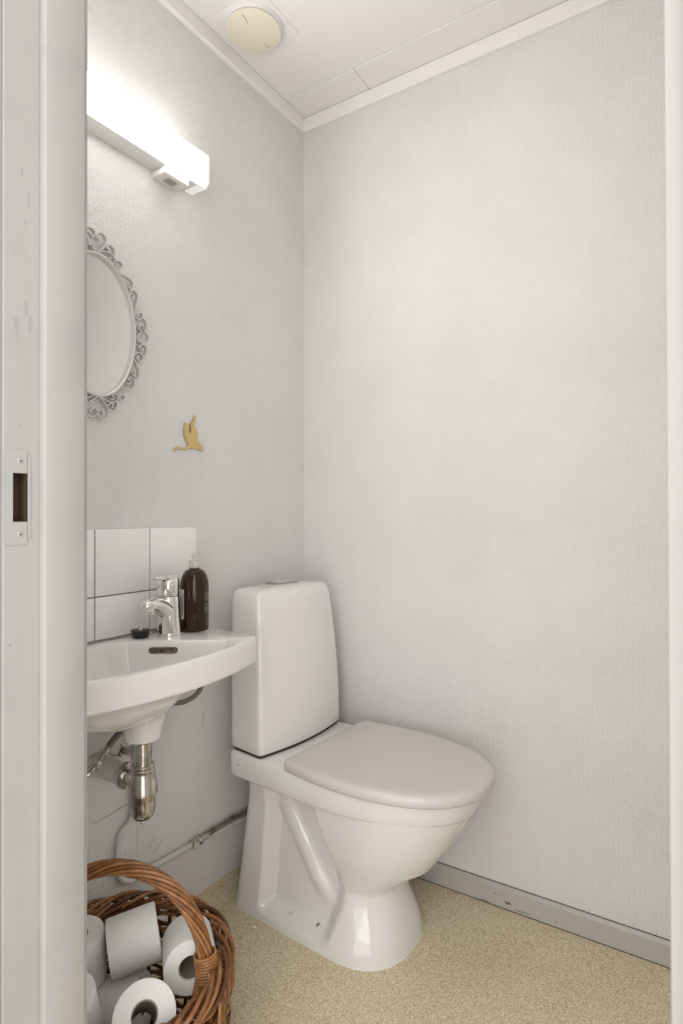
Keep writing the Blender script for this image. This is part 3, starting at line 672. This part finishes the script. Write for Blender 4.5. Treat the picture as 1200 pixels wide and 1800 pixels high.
# ------------------------------------------------------------------ wicker basket
KC = Vector((.24, -.895, .012)); RZ = .235
bas = thing('wicker_basket', 'round brown wicker basket with a twisted arched handle', 'basket', (KC.x, KC.y, 0))
def kr(z): return interp(z, [(0, .166), (.05, .182), (.12, .190), (.20, .189), (.25, .187)])
def rod(name, path, r, m, n=6, closed=False, par=bas): return MB().tube(path, r, n, closed).build(name, m, par, 80)
NS = 26
for k in range(NS):
    q = 2*math.pi*k/NS
    rod('stake', [KC+Vector((math.cos(q)*kr(z), math.sin(q)*kr(z), z-KC.z)) for z in (.006, .04, .08, .12, .16, .20, .228)], .0040, 'wick2')
z = .010; row = 0
while z < .222:
    zz = z; ph = row % 2; rr = .0030+.0006*random.random(); w1 = random.random()*6
    path = []
    for k in range(NS*6):
        q = 2*math.pi*k/(NS*6); r = kr(zz)+.0060*math.cos(q*NS/2+math.pi*ph)
        path.append(Vector((KC.x+math.cos(q)*r, KC.y+math.sin(q)*r, zz+.0022*math.sin(q*3+w1))))
    rod('weaver', path, rr, ('wick1', 'wick2', 'wick1', 'wick3')[row*7 % 4], 6, True)
    z += .0066+.0018*random.random()+(.005 if row % 6 == 5 else 0); row += 1
bs = MB().lathe([(.160, 0), (.164, .004), (.160, .010)], (KC.x, KC.y, .0), n=40); bs.build('basket_floor', 'wick2', bas)
for k in range(34):        # plaited border
    q0 = 2*math.pi*k/34; path = []
    for j in range(23):
        t = j/22; q = q0+t*1.35; f_ = 2.6+t*2*math.pi*1.12; mr = (.0150-.0035*(k % 2))*(1 if .08 < t < .92 else .75)
        r = .188+mr*math.cos(f_); path.append(Vector((KC.x+math.cos(q)*r, KC.y+math.sin(q)*r, RZ+.004+mr*1.15*math.sin(f_))))
    rod('border_rod', path, .0041, ('wick1', 'wick3', 'wick2', 'wick1', 'wick3')[k % 5], 7)
hd = Vector((.867, .498, 0)); hs = Vector((-.498, .867, 0))
def arch(t): return KC+hd*(.158*math.cos(t))+Vector((0, 0, .248-KC.z+.172*math.sin(t)))
NHS = 10
for k in range(NHS):
    path = []
    for j in range(61):
        t = -.45+(math.pi+.9)*j/60
        if t < 0: c = arch(0)+Vector((0, 0, .16*t)); c += hd*.03*t; tn = Vector((0, 0, 1))
        elif t > math.pi: c = arch(math.pi)-Vector((0, 0, .16*(t-math.pi))); c += hd*.03*(t-math.pi); tn = Vector((0, 0, -1))
        else: c = arch(t); tn = (arch(t+.01)-arch(t-.01)).normalized()
        n1 = hs; n2 = tn.cross(hs).normalized(); f_ = 2*math.pi*k/NHS-t*3.4
        path.append(c+n1*math.cos(f_)*.0108+n2*math.sin(f_)*.0108)
    rod('handle_strand', path, .0033, ('wick3', 'wick1', 'wick3', 'wick3', 'wick1')[k % 5], 8)
MB().tube([arch(math.pi*j/40) for j in range(41)], .0086, 8).build('handle_core', 'wick2', bas, 80)
for sgn in (1, -1):
    for k in range(9):     # binding around the handle foot
        c = arch(0) if sgn > 0 else arch(math.pi); c = c+Vector((0, 0, -.020+.0052*k))+hd*sgn*(.004-.0006*k)
        rod('handle_binding', [c+hd*math.cos(q)*.0185+hs*math.sin(q)*.0165+Vector((0, 0, .003*math.cos(q))) for q in (2*math.pi*j/24 for j in range(24))], .0027, 'wick3', 6, True)
    for k in range(7):     # rods fanning from the binding into the border
        c = (arch(0) if sgn > 0 else arch(math.pi)); o_ = (k-3)*.012
        rod('binding_tail', spline([c+hs*(o_*.6)+hd*sgn*.012+Vector((0, 0, .004)), c+hs*(o_*.9)+hd*sgn*.022+Vector((0, 0, -.012)), c+hs*(o_*1.3)+hd*sgn*.038+Vector((0, 0, -.03)), c+hs*(o_*1.6)+hd*sgn*.036+Vector((0, 0, -.08))], 4), .0034, ('wick3', 'wick1')[k % 2], 6)

# ------------------------------------------------------------------ paper rolls in the basket
def roll(center, axis, label, r=.054, h=.098, squash=1.0):
    ax = Vector(axis).normalized(); c = Vector(center)
    t = thing('toilet_roll', label, 'toilet roll', c, 'toilet rolls in the wicker basket')
    hh = h/2
    prof = [(.0205, -hh+.004), (.0215, -hh), (r-.004, -hh), (r-.001, -hh+.0012), (r, -hh+.004), (r, hh-.004), (r-.001, hh-.0012), (r-.004, hh), (.0215, hh), (.0205, hh-.004), (.0205, -hh+.004)]
    MB().lathe(prof, c, ax, 48, False, False).build('paper', 'paper', t, 40)
    MB().lathe([(.0204, -hh+.003), (.0204, hh-.003), (.0192, hh-.003), (.0192, -hh+.003), (.0204, -hh+.003)], c, ax, 32, False, False).build('core', 'core', t, 40)
    return t
roll((.3380, -.9202, .2068), (.60, -.42, .80), 'white toilet roll facing up in front of the others in the basket', .0505, .092)
roll((.3117, -.7939, .2321), (.769, -.634, .082), 'white toilet roll directly behind the basket handle foot', .0480, .090)
roll((.1987, -.8287, .2340), (.5553, .78, .14), 'white toilet roll lying on its side against the far basket wall', .0505, .092)
roll((.1249, -.8998, .2156), (.06, -.10, 1), 'white toilet roll standing upright with open core next to the door frame', .0505, .092)
roll((.1907, -.8532, .1201), (.80, .50, .16), 'white toilet roll on its side, half buried under the rolls above', .0505, .092)
roll((.2241, -.9835, .2061), (.2, -.3, 1), 'white toilet roll mostly hidden by the door frame', .0505, .092)
roll((.315, -.835, .061), (.02, .01, 1), 'white toilet roll on the basket bottom under the handle foot', .0505, .092)
roll((.205, -1.0, .061), (.01, -.01, 1), 'white toilet roll on the basket bottom near the doorway wall', .0505, .092)
sc = un(447, 1630, 'z', .0005)
r = random.Random(3); pts = [(sc.x+math.cos(k*.785)*.006*(.4+r.random()), sc.y+math.sin(k*.785)*.0035*(.4+r.random())) for k in range(8)]
tag(MB().loft([[(x, y, .0002) for x, y in pts], [(x, y, .0012+.0008*(i % 3)) for i, (x, y) in enumerate(pts)]]).build('paper_scrap', 'paper', None, 0), 'tiny white paper scrap on the floor beside the toilet foot', 'paper scrap')
